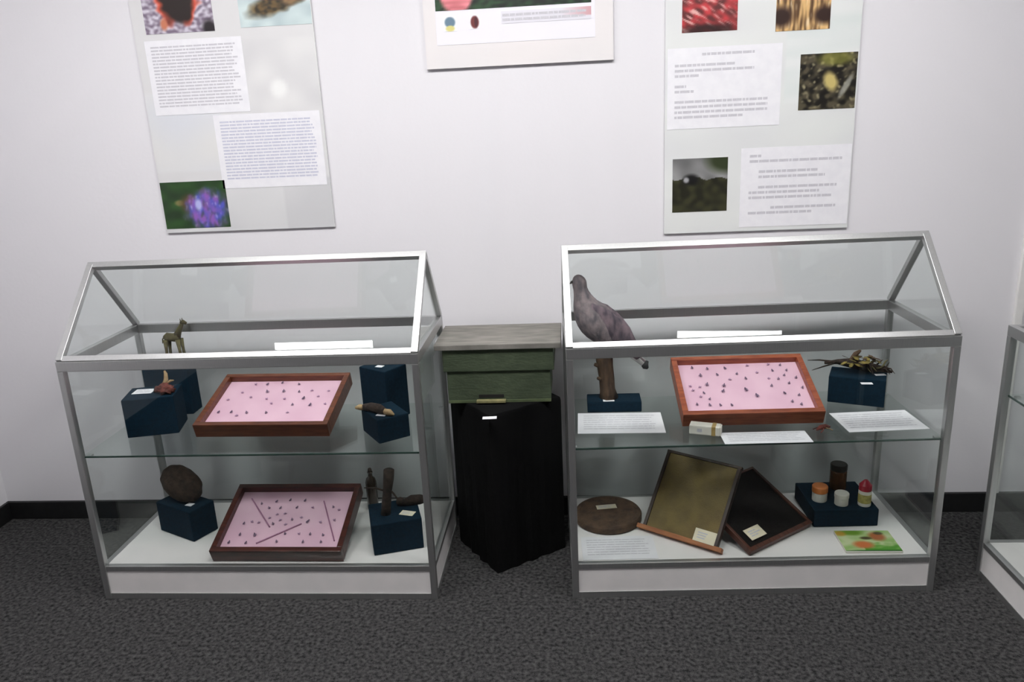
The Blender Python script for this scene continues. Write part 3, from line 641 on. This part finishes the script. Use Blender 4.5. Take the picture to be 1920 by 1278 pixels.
obj('pod', MB().tube([(-.030, 0, .005), (-.012, .004, .009), (.008, .006, .010), (.026, .008, .005)], [.003, .008, .008, .003], 10, jit=.15), 'rust', e, smooth=True)
for i, (dx, dy) in enumerate(((-.026, -.018), (.02, -.014), (-.034, .014), (.030, .020))):
    obj('tendril', MB().tube([(0, .004, .008), (dx*.6, dy*.8, .007), (dx, dy, .002)], .0016, 5), 'tan' if i % 2 else 'rust', e)

# spiky dried branch on block H
def spiky():
    o0 = P('R', 1.052, .382, HS+hH+.0012)
    e = empty('dried_branch', o0, (0, 0, CASES['R'][2]-.35), 'spiky dried branch with olive leaves and long thin twigs on a blue block', 'specimen')
    e.scale = (.88, .88, .95)
    rnd = random.Random(11)
    obj('main_stem', MB().tube([(-.13, -.005, .032), (-.08, 0, .040), (-.03, .004, .036), (.03, 0, .028), (.085, -.004, .022), (.125, -.008, .014)], [.005, .010, .018, .018, .011, .004], 10, jit=.2), 'darkbark', e, smooth=True)
    obj('twig', MB().tube([(-.10, 0, .038), (-.15, -.01, .043), (-.195, -.014, .040)], [.004, .003, .0012], 6), 'darkbark', e)
    obj('twig', MB().tube([(-.085, .0, .034), (-.13, -.02, .022), (-.175, -.03, .006)], [.004, .003, .0012], 6), 'darkbark', e)
    obj('twig', MB().tube([(-.03, .004, .044), (-.012, .006, .072), (.004, .006, .088)], [.009, .010, .004], 8, jit=.2), 'bark', e)
    for i in range(24):
        x = rnd.uniform(-.02, .10); s_ = rnd.choice((-1, -1, 1)); ln = rnd.uniform(.022, .042)
        z0 = .030-.06*max(0, x-.03)
        obj('spine', MB().tube([(x, 0, z0), (x+ln*.5, s_*ln*.5, z0+rnd.uniform(-.004, .022)), (x+ln*.9, s_*ln, max(.004, z0+rnd.uniform(-.02, .028)))], [.004, .003, .001], 5), 'darkbark' if i % 3 else 'olive', e)
    for i in range(26):
        x = rnd.uniform(-.065, .075); y = rnd.uniform(-.045, .016); z0 = rnd.uniform(.030, .066)-.10*max(0, x-.02); a = rnd.uniform(0, 6.28); r_ = rnd.uniform(.014, .025)
        mt = Matrix.Translation((x, y, z0)) @ Euler((rnd.uniform(-.5, .5), rnd.uniform(-.5, .5), a)).to_matrix().to_4x4()
        obj('leaf', MB().prism([(-r_, 0), (-r_*.4, -r_*.45), (r_*.5, -r_*.4), (r_, 0), (r_*.5, r_*.4), (-r_*.4, r_*.45)], .0012, mt), 'oliveg' if i % 3 else 'bark', e)
spiky()

# ------------------------------------------------------------------ right case, floor
p_ = P('R', .146, .308, HB+.0006)
o = obj('round_disc', MB().lathe([(.118, 0), (.124, .004), (.124, .024), (.120, .030), (.106, .0305), (.103, .0275), (.070, .027), (.068, .0285), (.002, .029)], 56), 'disc', None, p_, (0, 0, 0))
tag(o, 'flat round brown disc lying on the floor of the bird case', 'disc')
card('R', 1137, 950, HB+.0312, .075, .030, 'cream name card lying on the round brown disc', .12, 'cream')
def comb_frame(q, label, mats, ears, z=HB+.001):
    u, v, yaw, tilt, w_, l_, h = q
    e = empty('comb_frame', P('R', u, v, z), (tilt, 0, CASES['R'][2]+yaw), label, 'comb frame', 'wooden wax comb frames')
    bt, sd = .016, .012
    obj('top_bar', MB().box((-ears[0], 0, 0), (w_+ears[1], bt, h), .002), mats[0], e)
    obj('side_bar', MB().box((0, bt, 0), (sd, l_-.010, h), .0015), mats[1], e); obj('side_bar', MB().box((w_-sd, bt, 0), (w_, l_-.010, h), .0015), mats[1], e)
    obj('bottom_bar', MB().box((-.002, l_-.010, 0), (w_+.002, l_, h*.9), .0015), mats[1], e)
    cm = bmesh.new(); nx, ny = 26, 30; g = []
    for zz in (h*.72, h*.2):
        g.append([[cm.verts.new((sd+(w_-2*sd)*i/nx, bt+(l_-.010-bt)*j/ny, zz+(.0022*noise.noise(Vector((i*.35, j*.35, zz*90))) if 0 < i < nx and 0 < j < ny else 0))) for i in range(nx+1)] for j in range(ny+1)])
    for j in range(ny):
        for i in range(nx):
            cm.faces.new((g[0][j][i], g[0][j][i+1], g[0][j+1][i+1], g[0][j+1][i])); cm.faces.new((g[1][j][i], g[1][j+1][i], g[1][j+1][i+1], g[1][j][i+1]))
    mb = MB(); mb.bm.free(); mb.bm = cm; obj('wax_comb', mb, mats[2], e, smooth=True)
    return e
F1 = (.267, .218, -.623, .85, .282, .308, .022); F2 = (.597, .030, .613, .40, .321, .300, .022)
f1 = comb_frame(F1, 'wooden frame of olive wax comb leaning upright, with orange-brown bottom edge', ('orange', 'dkwood', 'comb'), (.022, .018))
f2 = comb_frame(F2, 'dark red-brown frame of blackened comb lying tilted behind the olive one', ('rdwood', 'rdwood', 'comb2'), (0, 0))
def card_on(fr, q, a, b_, w_, d_, label, rot=0):
    mw = Matrix.Translation(fr.location) @ fr.rotation_euler.to_matrix().to_4x4()
    o = obj('name_card', MB().box((-w_/2, -d_/2, 0), (w_/2, d_/2, .0012)), 'cream', None, mw @ Vector((a, b_, .0228)), (mw.to_3x3() @ Euler((0, 0, rot)).to_matrix()).to_euler())
    text_block(w_*.7, d_*.6, 3, int(a*999), o, 'ink', z=.0016, ragged=.4).location = (-w_*.35, -d_*.3, 0)
    return tag(o, label, 'card', 'name cards in the display cases')
card_on(f1, F1, .232, .036, .078, .044, 'cream name card on the olive wax comb frame')
card_on(f2, F2, .075, .056, .074, .046, 'cream name card on the blackened comb frame', 0)

# jars on the wide low block
zt = HB+hI
def jar(px, py, label, parts):
    p_ = onz(px, py, zt)
    e = empty('jar', (p_.x, p_.y, zt), (0, 0, random.uniform(-1, 1)), label, 'jar', 'jars on the wide low blue block')
    for nm, prof, mt in parts: obj(nm, MB().lathe(prof, 28), mt, e, smooth=False)
jar(1570, 914, 'tall dark brown honey jar with a dark lid on the blue block',
    [('jar_body', [(.027, 0), (.030, .004), (.030, .070), (.027, .078)], 'amber'), ('lid', [(.0295, .076), (.0305, .078), (.0305, .096), (.028, .099)], 'lid')])
jar(1536, 937, 'white plastic jar with an orange lid on the blue block',
    [('jar_body', [(.024, 0), (.026, .003), (.026, .034), (.023, .037)], 'wplastic'), ('lid', [(.0268, .035), (.0275, .037), (.0275, .056), (.025, .059)], 'oplastic')])
jar(1577, 945, 'short plain white jar at the front of the blue block',
    [('jar_body', [(.021, 0), (.0235, .003), (.0235, .028), (.021, .031)], 'wplastic'), ('lid', [(.0245, .029), (.025, .031), (.025, .044), (.023, .047)], 'wplastic')])
jar(1620, 946, 'cream bottle with crimson pointed cap on the blue block',
    [('jar_body', [(.020, 0), (.022, .003), (.022, .058), (.018, .062)], 'wplastic'), ('label_band', [(.0222, .014), (.0224, .015), (.0224, .046), (.0222, .047)], 'ylabel'),
     ('cap', [(.0215, .060), (.0218, .062), (.0215, .080), (.018, .084), (.010, .094), (.006, .098)], 'rplastic')])
# colourful packet
a = onz(1571, 1036, HB); c_ = P('R', .918, .034, HB)
e = empty('printed_packet', c_, (0, 0, CASES['R'][2]-.04), 'bright green printed packet with orange fruit pictures on the case floor', 'packet')
obj('packet_body', MB().box((0, 0, 0), (.185, .135, .008), .002), 'wplastic', e)
picture('printed_front', .183, .133, f_packet, e, (.001, .001, .0082), (0, 0, 0), 60, 44, .0006)
